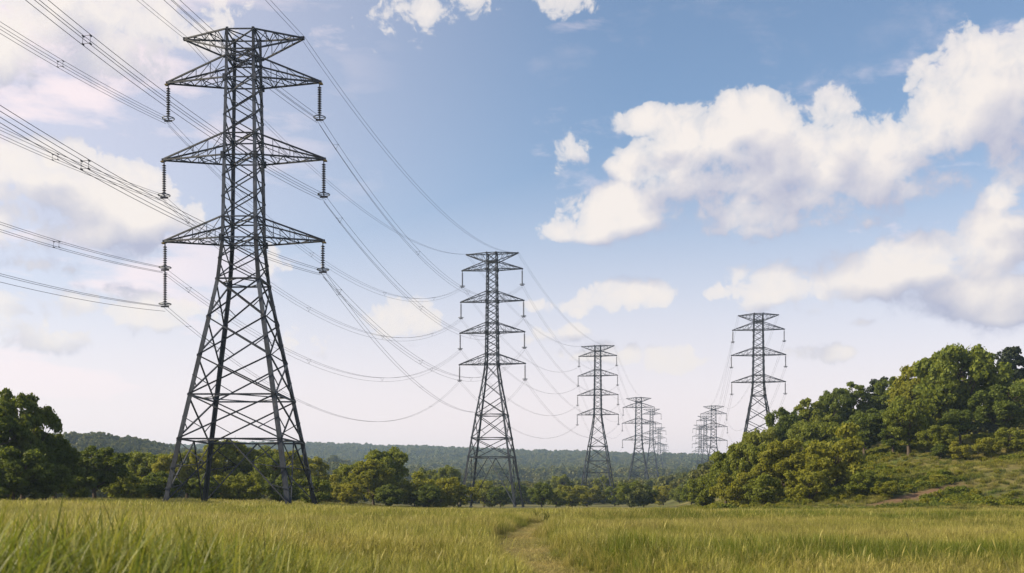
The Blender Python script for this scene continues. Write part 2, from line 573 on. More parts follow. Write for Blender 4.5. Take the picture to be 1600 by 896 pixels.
# ------------------------------------------------------------------ leaves, trees
def leaf_quads(C, N, size, r):
    """one pointed leaf (or spray of leaves) per centre"""
    n = len(C)
    N = N / (np.linalg.norm(N, axis=1)[:, None] + 1e-9)
    t = r.normal(size=(n, 3))
    t -= N * np.sum(t * N, 1)[:, None]
    t /= np.linalg.norm(t, axis=1)[:, None] + 1e-9
    b = np.cross(N, t)
    s = size * r.uniform(.55, 1.45, (n, 1))
    w = s * r.uniform(.35, .6, (n, 1))
    bend = N * s * r.uniform(-.25, .1, (n, 1))
    V = np.stack([C - t * s * .55, C + b * w, C + t * s * .6 + bend, C - b * w], 1).reshape(-1, 3)
    Q = np.arange(n * 4).reshape(-1, 4)
    return V, Q

def crown_points(lobes, per_area, r, up=.25):
    """leaf positions and normals over clumps; lobes: (centre, radius). Every lobe carries smaller clumps on its outside"""
    C, N = [], []
    ctr = np.mean([l[0] for l in lobes], axis=0)
    for c, rad in lobes:
        c = np.asarray(c, float)
        m = int(r.randint(8, 13))
        d = r.normal(size=(m, 3))
        d += 1.1 * (c - ctr) / (np.linalg.norm(c - ctr) + .5)
        d[:, 2] += up
        d /= np.linalg.norm(d, axis=1)[:, None]
        sub = c + d * rad * r.uniform(.45, .85, (m, 1))
        sr = rad * r.uniform(.30, .52, m)
        for sc, q in zip(sub, sr):
            k = max(12, int(per_area * q * q))
            e = r.normal(size=(k, 3))
            e[:, 2] += .35
            e /= np.linalg.norm(e, axis=1)[:, None]
            rr = r.uniform(.35, 1.08, (k, 1)) ** .6 * np.where(r.uniform(size=(k, 1)) < .10, r.uniform(1.0, 1.55, (k, 1)), 1.0)
            C.append(sc + e * q * rr * np.array([1.1, 1.1, .8]))
            N.append(e + r.normal(size=(k, 3)) * .55)
    return np.concatenate(C), np.concatenate(N)

def tree_meshes(kind, seed, leafmat, leaf=.34, dens=150):
    """returns (trunk mesh, crown mesh, height, width); grown at real size"""
    r = np.random.RandomState(seed)
    H, W = {'broad': (12.0, 10.5), 'tall': (14.0, 8.0), 'bush': (6.5, 7.0), 'pine': (13.0, 6.0), 'loose': (14.0, 9.5)}[kind]
    lobes, limbs = [], []
    trunk = MB()
    lean = r.uniform(-.4, .4, 2)
    if kind == 'pine':
        zt = H * .96
        pts = [(lean[0] * f, lean[1] * f, zt * f) for f in np.linspace(0, 1, 8)]
        trunk.tube(pts, np.linspace(.26, .05, 8), 8)
        for i in range(15):
            f = .34 + .62 * i / 14
            z = zt * f
            L = W * .5 * (1.05 - f) ** .55 * r.uniform(.6, 1.15) + .3
            for j in range(3):
                a = r.uniform(0, 6.28)
                e = np.array([math.cos(a) * L, math.sin(a) * L, z + r.uniform(-.2, .7)])
                s0 = np.array([lean[0] * f, lean[1] * f, z])
                trunk.tube([s0, (s0 + e) / 2 + [0, 0, .15], e], [.07, .05, .02], 4)
                for q in (.55, .95):
                    lobes.append((s0 + (e - s0) * q, r.uniform(.55, .95)))
    else:
        base_z = {'broad': .22, 'tall': .18, 'bush': .03, 'loose': .30}[kind] * H
        cz = (base_z + H) / 2
        hz = (H - base_z) / 2
        n = {'broad': 26, 'tall': 24, 'bush': 20, 'loose': 22}[kind]
        tries = 0
        while len(lobes) < n and tries < 4000:
            tries += 1
            d = r.normal(size=3)
            d /= np.linalg.norm(d)
            q = r.uniform(.35, .86) if kind != 'loose' else r.uniform(.5, .95)
            shape = 1.0 - .22 * max(0.0, -d[2]) if kind != 'bush' else 1.0
            p = np.array([d[0] * W / 2 * q * shape, d[1] * W / 2 * q * shape, cz + d[2] * hz * q])
            rad = W * r.uniform(.13, .215) * (.8 if kind == 'loose' else 1.0)
            if p[2] + rad * .8 > H * 1.02 or p[2] < base_z * .7:
                continue
            if all(np.linalg.norm(p - l[0]) > (rad + l[1]) * (.55 if kind != 'loose' else .72) for l in lobes):
                lobes.append((p, rad))
        zt = H * (.78 if kind != 'bush' else .6)
        r0 = {'broad': .34, 'tall': .28, 'bush': .14, 'loose': .26}[kind]
        f = np.linspace(0, 1, 9)
        wob = np.cumsum(r.normal(size=(9, 2)) * .07, 0)
        ax = np.stack([lean[0] * f + wob[:, 0] - wob[0, 0], lean[1] * f + wob[:, 1] - wob[0, 1], zt * f - .35], 1)
        trunk.tube(ax, r0 * (1.35 - 1.2 * f ** .7) + .02, 9)
        for p, rad in lobes:
            zs = np.clip(p[2] - np.linalg.norm(p[:2]) * r.uniform(.55, 1.0), base_z * .8 + .2, zt * .95)
            s0 = np.array([np.interp(zs, ax[:, 2], ax[:, 0]), np.interp(zs, ax[:, 2], ax[:, 1]), zs])
            mid = (s0 * .5 + p * .5) + np.array([0, 0, -.25]) + r.normal(size=3) * .2
            trunk.tube([s0, mid, p], [r0 * .38, r0 * .24, r0 * .08], 5)
            for _ in range(2):
                e = p + r.normal(size=3) * rad * .6
                trunk.tube([mid, (mid + e) / 2 + r.normal(size=3) * .1, e], [r0 * .14, r0 * .09, r0 * .04], 4)
    C, N = crown_points(lobes, dens * (1.0 if kind != 'loose' else .72), r)
    V, Q = leaf_quads(C, N, leaf if kind != 'pine' else leaf * .8, r)
    crown = mesh_np(kind + '_crown', V, Q, leafmat)
    H = float(np.percentile(V[:, 2], 99.7))
    W = float(np.percentile(V[:, 0], 99.3) - np.percentile(V[:, 0], .7))
    return trunk.mesh(kind + '_trunk', BARK, True), crown, H, W

SHAPES = {
    'broad': [tree_meshes('broad', s, m) for s, m in ((11, LEAF_A), (12, LEAF_A), (13, LEAF_C), (14, LEAF_B))],
    'tall': [tree_meshes('tall', s, m) for s, m in ((21, LEAF_A), (22, LEAF_B), (23, LEAF_C))],
    'bush': [tree_meshes('bush', s, m, .27, 190) for s, m in ((31, LEAF_A), (32, LEAF_C), (33, LEAF_B), (34, LEAF_C))],
    'loose': [tree_meshes('loose', s, m, .36) for s, m in ((41, LEAF_B), (42, LEAF_A))],
    'pine': [tree_meshes('pine', s, NEEDLE) for s in (51, 52)],
}

def plant(kind, var, px, top, d, wpx, label, group=None, name=None, cat=None):
    """tree seen at photo column px with its top at row top, d metres away, crown wpx wide"""
    tm, cm, H, W = SHAPES[kind][var % len(SHAPES[kind])]
    x = (px - 800) / F * d
    z = float(terr(x, d))
    h = EYE + (HOR - top) / F * d - z
    w = min(wpx / F * d, 1.22 * h * W / H)
    nm = name or {'broad': 'broadleaf_tree', 'tall': 'broadleaf_tree', 'bush': 'shrub', 'loose': 'broadleaf_tree', 'pine': 'pine_tree'}[kind]
    o = empty(nm, (x, d, z), random.uniform(0, 6.28))
    o.scale = (w / W, w / W, h / H)
    link('trunk', tm, o)
    link('crown', cm, o)
    tag(o, label, cat or ('shrub' if kind == 'bush' else 'tree'), group)
    return o

random.seed(3)
G1, G2, G3, G4 = 'trees at the meadow edge', 'trees of the wood on the slope', 'bushes along the valley floor', 'shrubs at the foot of the wood'
TREES = [
    # western edge of the meadow
    ('broad', 3, 34, 612, 104, 104, 'tall loose-crowned tree that rises highest at the dark end of the tree belt', G1),
    ('tall', 1, -14, 636, 100, 90, 'dark tree cut by the picture edge beside the tall loose-crowned tree', G1),
    ('broad', 3, 84, 676, 108, 92, 'dense dark tree leaning against the tall loose-crowned tree', G1),
    ('bush', 2, 20, 702, 98, 120, 'low dark bush under the tall loose-crowned tree', G1),
    ('bush', 2, 70, 726, 100, 90, 'dark bush in shade below the dense dark tree', G1),
    ('broad', 3, 148, 698, 120, 88, 'round dark tree with a lit top, first beyond the dense dark tree', G1),
    ('bush', 2, 112, 735, 116, 90, 'dark shrub filling the gap before the round lit-topped tree', G1),
    ('bush', 0, 196, 735, 128, 70, 'green shrub between the round lit-topped tree and the belt behind the first pylon', G1),
    ('broad', 1, 232, 708, 165, 70, 'middle-sized tree just outside the outer leg of the largest pylon', G1),
    ('broad', 0, 205, 716, 190, 60, 'small olive tree set back in the belt before the wooded knoll', G1),
    ('bush', 2, 250, 738, 132, 80, 'dark bush at the outer foot of the largest pylon', G1),
    ('broad', 0, 292, 706, 175, 74, 'green tree seen between the two outer legs of the largest pylon', G1),
    ('bush', 2, 318, 742, 134, 84, 'dark bush behind the far leg of the largest pylon', G1),
    ('broad', 1, 352, 690, 168, 92, 'broad bright-topped tree framed inside the base of the largest pylon', G1),
    ('broad', 0, 402, 700, 172, 84, 'second broad tree inside the pylon base, next to the bright-topped one', G1),
    ('bush', 0, 385, 738, 136, 92, 'green bush in the middle under the largest pylon', G1),
    ('broad', 2, 448, 704, 185, 76, 'yellowish tree behind the near leg of the largest pylon', G1),
    ('bush', 2, 440, 742, 140, 84, 'black-green bush at the near leg of the largest pylon', G1),
    ('bush', 0, 486, 744, 150, 62, 'rounded shrub at the inner foot of the largest pylon', G1),
    ('broad', 2, 486, 714, 210, 60, 'smaller yellowish tree showing just past the largest pylon', G1),
    ('tall', 0, 172, 712, 150, 50, 'slim green tree between the round lit-topped tree and the belt', G1),
    ('broad', 2, 262, 712, 158, 56, 'light green tree just inside the outermost leg of the largest pylon', G1),
    ('tall', 2, 324, 700, 160, 50, 'upright light tree right behind the far leg of the largest pylon', G1),
    ('broad', 0, 424, 712, 160, 56, 'green tree framed low between the inner legs of the largest pylon', G1),
    ('bush', 3, 348, 744, 138, 64, 'light shrub in the shade under the largest pylon', G1),
    ('bush', 1, 220, 744, 136, 56, 'light shrub at the front of the belt beside the largest pylon', G1),
    # between the first two pylons
    ('bush', 3, 524, 742, 170, 56, 'pale yellow-green shrub between the largest pylon and the tall domed tree', G1),
    ('broad', 0, 556, 724, 186, 66, 'lit tree leaning on the tall domed tree, towards the largest pylon', G1),
    ('broad', 0, 604, 702, 196, 84, 'tall domed tree standing alone above the belt between the first two pylons', G1),
    ('broad', 2, 584, 720, 182, 64, 'sunlit tree in front of the tall domed tree', G1),
    ('bush', 1, 548, 756, 168, 50, 'small bright bush at the foot of the lit leaning tree', G1),
    ('bush', 2, 606, 758, 176, 62, 'dark hollow bush below the tall domed tree', G1),
    ('bush', 3, 648, 739, 184, 78, 'bright olive bush next to the tall domed tree', G1),
    ('bush', 1, 688, 747, 190, 86, 'wide bright bush halfway from the domed tree to the second pylon', G1),
    ('bush', 2, 668, 759, 180, 94, 'low dark bush in front of the wide bright ones', G1),
    ('bush', 3, 716, 749, 200, 62, 'bright bush touching the outer leg of the second pylon', G1),
    ('broad', 0, 698, 729, 300, 45, 'small round tree above the wide bright bush', G3),
    ('broad', 0, 665, 733, 320, 40, 'small round tree behind the bright olive bush', G3),
    # valley floor beyond the second pylon
    ('bush', 1, 756, 751, 290, 59, 'light bush seen between the legs of the second pylon', G3),
    ('bush', 2, 782, 761, 265, 54, 'dark bush inside the base of the second pylon', G3),
    ('bush', 0, 806, 755, 330, 48, 'bush beside the inner leg of the second pylon', G3),
    ('bush', 2, 846, 755, 232, 40, 'dark round bush standing on its own past the second pylon', G3),
    ('bush', 0, 868, 765, 236, 35, 'small bush beside the dark round one past the second pylon', G3),
    ('bush', 1, 892, 759, 300, 54, 'golden bush between the second and third pylons', G3),
    ('broad', 0, 878, 743, 420, 35, 'small green tree above the golden bush', G3),
    ('bush', 1, 918, 759, 330, 45, 'pale bush at the outer leg of the third pylon', G3),
    ('broad', 0, 944, 745, 430, 37, 'little tree framed by the legs of the third pylon', G3),
    ('bush', 0, 960, 761, 330, 40, 'bush at the inner leg of the third pylon', G3),
    ('broad', 0, 986, 753, 262, 51, 'broad bush-like tree just past the third pylon', G3),
    ('bush', 2, 1006, 759, 268, 45, 'dark bush joined to the broad one past the third pylon', G3),
    ('bush', 1, 1036, 759, 330, 48, 'light bush between the third pylon and the wood', G3),
    ('bush', 0, 1062, 761, 300, 45, 'olive bush before the tip of the wood', G3),
    ('bush', 0, 1080, 757, 225, 54, 'low bush at the very tip of the wood', G4),
    # wood on the slope: front row
    ('bush', 0, 1102, 742, 172, 48, 'rounded small tree that ends the wood towards the valley', G2),
    ('broad', 0, 1134, 704, 168, 62, 'green tree second from the valley end of the wood', G2),
    ('broad', 1, 1172, 694, 158, 70, 'mid-green tree in the front row under the sixth tall pylon', G2),
    ('bush', 1, 1152, 738, 150, 66, 'yellow-green bush at the front of the wood near its valley end', G4),
    ('broad', 2, 1222, 690, 152, 84, 'yellowish leafy tree in the front row before the great lit one', G2),
    ('bush', 0, 1196, 742, 145, 70, 'green bush between the front-row trees', G4),
    ('bush', 3, 1300, 664, 146, 112, 'great sunlit yellow-green tree standing foremost in the wood', G2, 'broadleaf_tree', 'tree'),
    ('bush', 3, 1262, 722, 141, 70, 'bright bush at the sunny foot of the great lit tree', G4),
    ('bush', 0, 1346, 736, 140, 52, 'shaded shrub on the dark side of the great lit tree', G4),
    ('bush', 1, 1384, 752, 137, 40, 'low olive shrub where the bank begins', G4),
    # wood: second and skyline rows
    ('broad', 1, 1190, 672, 196, 66, 'skyline tree directly below the lone pylon above the wood', G2),
    ('broad', 3, 1234, 640, 200, 70, 'skyline tree just past the lone pylon', G2),
    ('tall', 0, 1268, 626, 206, 62, 'upright skyline tree above the great lit tree', G2),
    ('broad', 3, 1300, 608, 212, 70, 'dark skyline tree at the step of the wood', G2),
    ('tall', 1, 1336, 598, 216, 62, 'narrow dark skyline tree before the pines', G2),
    ('broad', 1, 1270, 660, 186, 80, 'mid-slope tree behind the great lit tree', G2),
    ('broad', 3, 1352, 640, 178, 96, 'shadowy tree in the hollow beside the great lit tree', G2),
    ('tall', 1, 1396, 652, 172, 80, 'dark tree in the deep shade of the hollow', G2),
    ('pine', 0, 1372, 592, 224, 46, 'flat-topped pine on the skyline before the tallest crowns', G2),
    ('broad', 3, 1408, 592, 214, 76, 'skyline tree leaning on the tallest crowns', G2),
    ('broad', 2, 1446, 570, 196, 92, 'large lit tree on the shoulder of the tallest one', G2),
    ('broad', 1, 1504, 543, 188, 128, 'tallest and widest crown of the whole wood', G2),
    ('broad', 0, 1420, 622, 170, 84, 'bright tree in front of the large lit shoulder tree', G2),
    ('broad', 3, 1568, 602, 180, 112, 'dark tree beside the tallest crown at the picture edge', G2),
    ('broad', 3, 1500, 640, 172, 100, 'dark tree below the tallest crown, on the bank', G2),
    ('pine', 1, 1582, 545, 226, 56, 'lone pine sticking up behind the tallest crown', G2),
    ('broad', 0, 1618, 588, 200, 80, 'leafy tree at the picture edge under the lone pine', G2),
    ('broad', 0, 1464, 664, 166, 60, 'small tree at the foot of the large lit shoulder tree', G2),
    ('bush', 1, 1424, 708, 168, 48, 'bright shrub at the top of the bank by the hollow', G4),
    ('bush', 0, 1576, 668, 164, 74, 'yellowish shrub on the crest of the bank at the picture edge', G4),
    ('bush', 1, 1540, 684, 162, 50, 'small lit shrub on the crest of the bank below the dark tree', G4),
    ('bush', 2, 1470, 694, 163, 50, 'small dark shrub on the crest of the bank', G4),
    ('bush', 3, 1500, 690, 161, 46, 'pale shrub on the crest of the bank under the tallest crown', G4),
]
for tr in TREES:
    plant(*tr)

# ------------------------------------------------------------------ scattered growth (stuff)
def scatter(name, protos, P, rz, sc, idx, tilt=None):
    """one object of growth: points that carry copies of the given meshes"""
    pc = bpy.data.collections.new(name + '_kinds')
    for i, me in enumerate(protos):
        pc.objects.link(bpy.data.objects.new('%s_kind_%02d' % (name, i), me))
    me = bpy.data.meshes.new(name)
    me.vertices.add(len(P))
    me.vertices.foreach_set('co', np.asarray(P, np.float32).ravel())
    for nm, typ, arr in (('rz', 'FLOAT', rz), ('sc', 'FLOAT', sc), ('pi', 'INT', idx)):
        a = me.attributes.new(nm, typ, 'POINT')
        a.data.foreach_set('value', np.asarray(arr, np.float32 if typ == 'FLOAT' else np.int32))
    ng = bpy.data.node_groups.new(name + '_growth', 'GeometryNodeTree')
    ng.interface.new_socket('Geometry', in_out='INPUT', socket_type='NodeSocketGeometry')
    ng.interface.new_socket('Geometry', in_out='OUTPUT', socket_type='NodeSocketGeometry')
    N, L = ng.nodes, ng.links
    gi, go = N.new('NodeGroupInput'), N.new('NodeGroupOutput')
    iop = N.new('GeometryNodeInstanceOnPoints')
    ci = N.new('GeometryNodeCollectionInfo')
    ci.inputs['Collection'].default_value = pc
    ci.inputs['Separate Children'].default_value = True
    ci.inputs['Reset Children'].default_value = True
    iop.inputs['Pick Instance'].default_value = True
    def attr(nm, typ):
        q = N.new('GeometryNodeInputNamedAttribute')
        q.data_type = typ
        q.inputs['Name'].default_value = nm
        return q.outputs['Attribute']
    cx = N.new('ShaderNodeCombineXYZ')
    L.new(attr('rz', 'FLOAT'), cx.inputs[2])
    e2r = N.new('FunctionNodeEulerToRotation')
    L.new(cx.outputs[0], e2r.inputs[0])
    L.new(gi.outputs[0], iop.inputs['Points'])
    L.new(ci.outputs[0], iop.inputs['Instance'])
    L.new(attr('pi', 'INT'), iop.inputs['Instance Index'])
    L.new(e2r.outputs[0], iop.inputs['Rotation'])
    L.new(attr('sc', 'FLOAT'), iop.inputs['Scale'])
    L.new(iop.outputs[0], go.inputs[0])
    o = link(name, me)
    md = o.modifiers.new('growth', 'NODES')
    md.node_group = ng
    tag(o, kind='stuff')
    return o

def tuft(seed, n, rad, h0, h1, w, mat, bend=.35, heads=0.0, seg=5):
    """a tuft of tapering bent blades, some with seed heads; carries 'len' from foot to tip"""
    r = np.random.RandomState(seed)
    V, Q, A = [], [], []
    k = 0
    f = np.linspace(0, 1, seg)
    for _ in range(n):
        a = r.uniform(0, 6.28)
        q = rad * math.sqrt(r.uniform())
        b = np.array([math.cos(a) * q, math.sin(a) * q, -.05])
        h = r.uniform(h0, h1)
        da = r.uniform(0, 6.28)
        dv = np.array([math.cos(da), math.sin(da), 0])
        bd = bend * r.uniform(.3, 1.6) * h
        c = b + np.outer(f, [0, 0, h]) + np.outer(f ** 2.2, dv * bd)
        c[:, 2] -= (f ** 3) * bd * .45
        side = np.array([-dv[1], dv[0], 0]) * math.cos(.6) + dv * r.uniform(-.6, .6)
        ww = w * r.uniform(.6, 1.3)
        prof = ww * (1 - f ** 1.6) ** .8 + .0012
        if r.uniform() < heads:
            prof = ww * np.where(f > .76, 1.7 * np.sin(np.clip((f - .70) / .32, 0, 1) * math.pi) + .15, .28)
        P = np.stack([c - side * prof[:, None] / 2, c + side * prof[:, None] / 2], 1).reshape(-1, 3)
        V.append(P)
        A.append(np.repeat(f, 2))
        i = np.arange(seg - 1) * 2 + k
        Q.append(np.stack([i, i + 1, i + 3, i + 2], 1))
        k += seg * 2
    me = mesh_np('tuft', np.concatenate(V), np.concatenate(Q), mat, True)
    at = me.attributes.new('len', 'FLOAT', 'POINT')
    at.data.foreach_set('value', np.concatenate(A).astype(np.float32))
    return me

# two dark clumps of tall rank grass beside the path
def grass_clump(x, y, w, h, seed, label):
    o = link('grass_clump', tuft(seed, 420, w / 2, h * .55, h, .022, BLADE_LUSH, .45, 0, 6))
    o.location = (x, y, float(terr(x, y)))
    o.scale = (1, .7, 1)
    tag(o, label, 'grass clump', 'rank grass beside the meadow path')
grass_clump(-1.5, 40, 2.6, .86, 61, 'dark green clump of rank grass on the near bend of the meadow path')
grass_clump(1.1, 66, 2.9, 1.0, 62, 'dark grass clump farther along the meadow path, towards the second pylon')

def weed(seed, n, rad, h, leaf, mat):
    r = np.random.RandomState(seed)
    lobes = [(np.array([r.normal() * rad * .5, r.normal() * rad * .5, h * r.uniform(.3, .8)]), rad * r.uniform(.35, .6)) for _ in range(7)]
    C, N = crown_points(lobes, n / 7 / 8 / (rad * .45) ** 2 * 4, r)
    C[:, 2] = np.maximum(C[:, 2], .02)
    V, Q = leaf_quads(C, N, leaf, r)
    return mesh_np('weed', V, Q, mat)

def wedge(n, y0, y1, r, half=.58, pad=1.5):
    y = np.sqrt(r.uniform(y0 * y0, y1 * y1, n))
    x = r.uniform(-1, 1, n) * (half * y + pad)
    return x, y

def build_grass():
    r = np.random.RandomState(5)
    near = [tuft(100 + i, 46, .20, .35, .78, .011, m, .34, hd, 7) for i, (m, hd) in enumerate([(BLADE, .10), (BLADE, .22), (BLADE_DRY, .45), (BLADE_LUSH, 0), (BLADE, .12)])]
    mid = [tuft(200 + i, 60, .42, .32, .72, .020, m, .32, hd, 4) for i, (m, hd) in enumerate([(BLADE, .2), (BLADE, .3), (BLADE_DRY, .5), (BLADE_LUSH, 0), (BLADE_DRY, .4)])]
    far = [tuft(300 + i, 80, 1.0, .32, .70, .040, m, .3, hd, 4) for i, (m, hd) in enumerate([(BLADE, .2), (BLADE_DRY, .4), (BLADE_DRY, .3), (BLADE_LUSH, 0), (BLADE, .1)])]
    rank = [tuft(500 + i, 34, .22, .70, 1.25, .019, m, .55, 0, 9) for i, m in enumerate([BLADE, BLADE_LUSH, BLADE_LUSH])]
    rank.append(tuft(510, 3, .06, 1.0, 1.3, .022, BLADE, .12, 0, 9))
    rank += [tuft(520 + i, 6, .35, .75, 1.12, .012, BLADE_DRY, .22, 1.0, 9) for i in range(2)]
    rank += [tuft(530, 40, .30, .06, .20, .018, BLADE_STRAW, .9, 0, 4)]
    protos = near + mid + far + rank
    PX, PY, SCL, IDX = [], [], [], []
    for base, n, y0, y1 in ((0, 11500, 3.2, 24), (5, 17000, 22, 62), (10, 21000, 58, 190)):
        x, y = wedge(n, y0, y1, r)
        # height: knee-high on the west side, shorter on the east side, trodden along the path
        hgt = .62 + .42 * sm(-x / (y * .5 + 3), -.15, .55)
        hgt *= .62 + .55 * vnoise(x * .18, y * .12, 21) + .30 * vnoise(x * .6, y * .4, 23)
        pd = path_dist(x, y)
        onp = np.exp(-((pd + .5 * (vnoise(x * .9, y * .5, 27) - .5)) / .92) ** 4)
        hgt *= 1 - .80 * onp
        hgt *= 1 + .35 * np.exp(-((pd - 1.7) / .6) ** 2)
        band = vnoise(x * .035 + 9, y * .085, 22)
        # green belts of taller weeds on the east side
        belt = sm(x / (y * .5), .02, .25) * np.clip(np.exp(-((y - 60 - .05 * x) / 7) ** 2) + np.exp(-((y - 21 - .12 * x) / 3.5) ** 2), 0, 1)
        hgt *= 1 + .45 * belt
        u = r.uniform(size=n)
        kind = np.where(u < .30, 0, np.where(u < .55, 1, np.where(u < .80, 4, np.where(u < .9, 2, 3))))
        dryp = sm(band, .45, .65)
        kind = np.where(r.uniform(size=n) < dryp * .65, 2, kind)
        kind = np.where(r.uniform(size=n) < belt * .85, 3, kind)
        kind = np.where((r.uniform(size=n) < onp * .9), 2, kind)
        keep = (bank_fx(x, y) < .03) | (y < 129)
        keep &= earth_mask(x, y) < .5
        x, y, hgt, kind = x[keep], y[keep], hgt[keep], kind[keep]
        PX.append(x); PY.append(y); SCL.append(hgt * r.uniform(.75, 1.25, len(x))); IDX.append(kind + base)
    # rank long-bladed grass close by on the west side, thinning out eastwards
    n = 1900
    x, y = wedge(n, 2.9, 13, r, .56, .3)
    keep = r.uniform(size=n) < sm(-x / y, -.25, .35) * .95 + .05
    x, y = x[keep], y[keep]
    PX.append(x); PY.append(y); SCL.append(r.uniform(.72, 1.08, len(x)) * (.80 + .34 * sm(-x / y, 0, .42))); IDX.append(15 + r.randint(0, 3, len(x)))
    n = 64
    y = r.uniform(4.2, 7.5, n); x = -y * r.uniform(.12, .52, n)
    PX.append(x); PY.append(y); SCL.append(r.uniform(.95, 1.42, n)); IDX.append(np.full(n, 18))
    n = 1500
    x, y = wedge(n, 7, 55, r)
    keep = (vnoise(x * .22, y * .16, 71) > .42) & (path_dist(x, y) > 1.0)
    x, y = x[keep], y[keep]
    PX.append(x); PY.append(y); SCL.append(r.uniform(.7, 1.05, len(x))); IDX.append(19 + r.randint(0, 2, len(x)))
    # short trodden straw along the path
    n = 5200
    y = r.uniform(8, 92, n) ** 1.0
    x = np.interp(y, PATH[:, 1], PATH[:, 0]) + r.normal(size=n) * .36
    PX.append(x); PY.append(y); SCL.append(r.uniform(.7, 1.3, n)); IDX.append(np.full(n, 21))
    x, y = np.concatenate(PX), np.concatenate(PY)
    P = np.stack([x, y, terr(x, y)], 1)
    scatter('meadow_grass', protos, P, r.uniform(0, 6.28, len(x)), np.concatenate(SCL), np.concatenate(IDX))

build_grass()

def build_bank_growth():
    r = np.random.RandomState(15)
    protos = [weed(400, 500, .9, .9, .16, LEAF_C), weed(401, 500, 1.0, 1.2, .17, LEAF_A), weed(402, 420, .8, .7, .15, LEAF_B),
              tuft(403, 90, .8, .5, 1.1, .05, BLADE, .4, .3, 4), tuft(404, 90, .8, .5, 1.0, .05, BLADE_DRY, .4, .4, 4), tuft(405, 90, .8, .5, 1.2, .05, BLADE_LUSH, .4, 0, 4)]
    n = 16000
    x = r.uniform(18, 118, n)
    y = r.uniform(122, 205, n)
    fx = bank_fx(x, y)
    e = earth_mask(x, y)
    band = vnoise(x * .12, y * .12, 31)
    keep = (fx > .004) & (e < .35) & (x / y < .66)
    x, y, band = x[keep], y[keep], band[keep]
    u = r.uniform(size=len(x))
    idx = np.where(band > .66, np.where(u < .30, 1, np.where(u < .5, 0, 5)), np.where(u < .48, 3, np.where(u < .76, 4, np.where(u < .97, 5, 0))))
    # a rank green belt of weeds along the foot of the bank
    foot = np.exp(-((y - 127) / 3.5) ** 2)
    idx = np.where(r.uniform(size=len(x)) < foot * .8, np.where(u < .5, 5, 2), idx)
    sc = r.uniform(.5, 1.1, len(x)) * (.45 + .65 * band)
    scatter('bank_undergrowth', protos, np.stack([x, y, terr(x, y) - .05], 1), r.uniform(0, 6.28, len(x)), sc, idx)

build_bank_growth()

def build_far_wood():
    r = np.random.RandomState(25)
    protos = []
    for i in range(6):
        n = 13
        lobes = []
        for _ in range(n):
            d = r.normal(size=3); d /= np.linalg.norm(d)
            q = r.uniform(.3, .8)
            lobes.append((np.array([d[0] * 4.2 * q, d[1] * 4.2 * q, 5.6 + d[2] * 4.6 * q]), r.uniform(1.2, 2.1)))
        C, N = crown_points(lobes, 9, r, .5)
        V, Q = leaf_quads(C, N, .95, r)
        protos.append(mesh_np('distant_crown', V, Q, LEAF_FAR))
    xs, ys, ss = [], [], []
    for n, y0, y1, s0, s1 in ((2600, 250, 470, .35, .75), (9000, 450, 1050, .65, 1.15), (17000, 1000, 2850, 1.2, 2.4)):
        x, y = wedge(n, y0, y1, r, .60, 10)
        f = vnoise(x * .011, y * .009, 41) + .35 * (vnoise(x * .04, y * .03, 42) - .5)
        hill = terr(x, y) > 13
        keep = hill | (f > (.42 if y0 < 1000 else .2))
        keep &= ~((bank_fx(x, y) > .02) & (y < 300))
        keep &= ~((y < 300) & (np.abs(x) < 60) & (r.uniform(size=n) < .5))
        x, y = x[keep], y[keep]
        xs.append(x); ys.append(y); ss.append(r.uniform(s0, s1, len(x)))
    # wood that covers the slope behind its front trees
    n = 1900
    x = r.uniform(30, 330, n); y = r.uniform(225, 520, n)
    keep = (bank_fx(x, y) > .12) & (x / y < .62)
    xs.append(x[keep]); ys.append(y[keep]); ss.append(r.uniform(.6, .95, keep.sum()))
    x, y, s_ = np.concatenate(xs), np.concatenate(ys), np.concatenate(ss)
    P = np.stack([x, y, terr(x, y) - .8 * s_], 1)
    scatter('distant_woodland', protos, P, r.uniform(0, 6.28, len(x)), s_, r.randint(0, 6, len(x)))

build_far_wood()

# ------------------------------------------------------------------ pylons
def prof_a(tab, z):
    return float(np.interp(z, [t[0] for t in tab], [t[1] for t in tab]))

SPEC3 = dict(
    prof=[(0, 6.6), (7.1, 5.32), (20, 3.0), (24, 2.3), (28.4, 1.9), (37.1, 1.76), (48, 1.55), (50.6, 1.5)],
    top=(50.4, 50.0, 48.3, 6.25), arms=[(45.3, 47.6, 8.1), (37.1, 39.4, 8.55), (28.4, 30.6, 8.45)],
    hor=[7.1, 11.7, 24.0], kneez=7.1, H=50.6)
SPEC4 = dict(
    prof=[(0, 6.9), (12.3, 5.1), (22.6, 3.55), (30.5, 2.2), (35.0, 1.6), (46, 1.42), (60, 1.25), (62.2, 1.25)],
    top=(62.0, 61.9, 59.9, 6.3), arms=[(58.0, 60.0, 7.4), (50.3, 52.6, 7.75), (42.7, 45.0, 7.95), (35.0, 37.4, 8.1)],
    hor=[12.3, 16.9, 22.6], kneez=12.3, H=62.2)

def insulator(mb, ring, x, y, z, L, rr=.62):
    mb.bar((x, y, z), (x, y, z - .35), .10)
    n = max(8, int((L - .7) / .24))
    prof = []
    for i in range(n):
        zc = -.35 - (L - .75) * i / n
        st = (L - .75) / n
        prof += [(.07, zc), (.215, zc - st * .40), (.225, zc - st * .55), (.07, zc - st * .66)]
    prof.append((.05, -(L - .4)))
    mb.lathe(prof, (x, y, z), 10)
    mb.bar((x, y, z - L + .42), (x, y, z - L), .09)
    mb.bar((x - .42, y, z - L), (x + .42, y, z - L), .10, .16)
    ring.ring((x, y, z - L + .28), rr, .055)
    ring.bar((x - rr, y, z - L + .28), (x + rr, y, z - L + .28), .05)
    ring.bar((x, y - rr, z - L + .28), (x, y + rr, z - L + .28), .05)

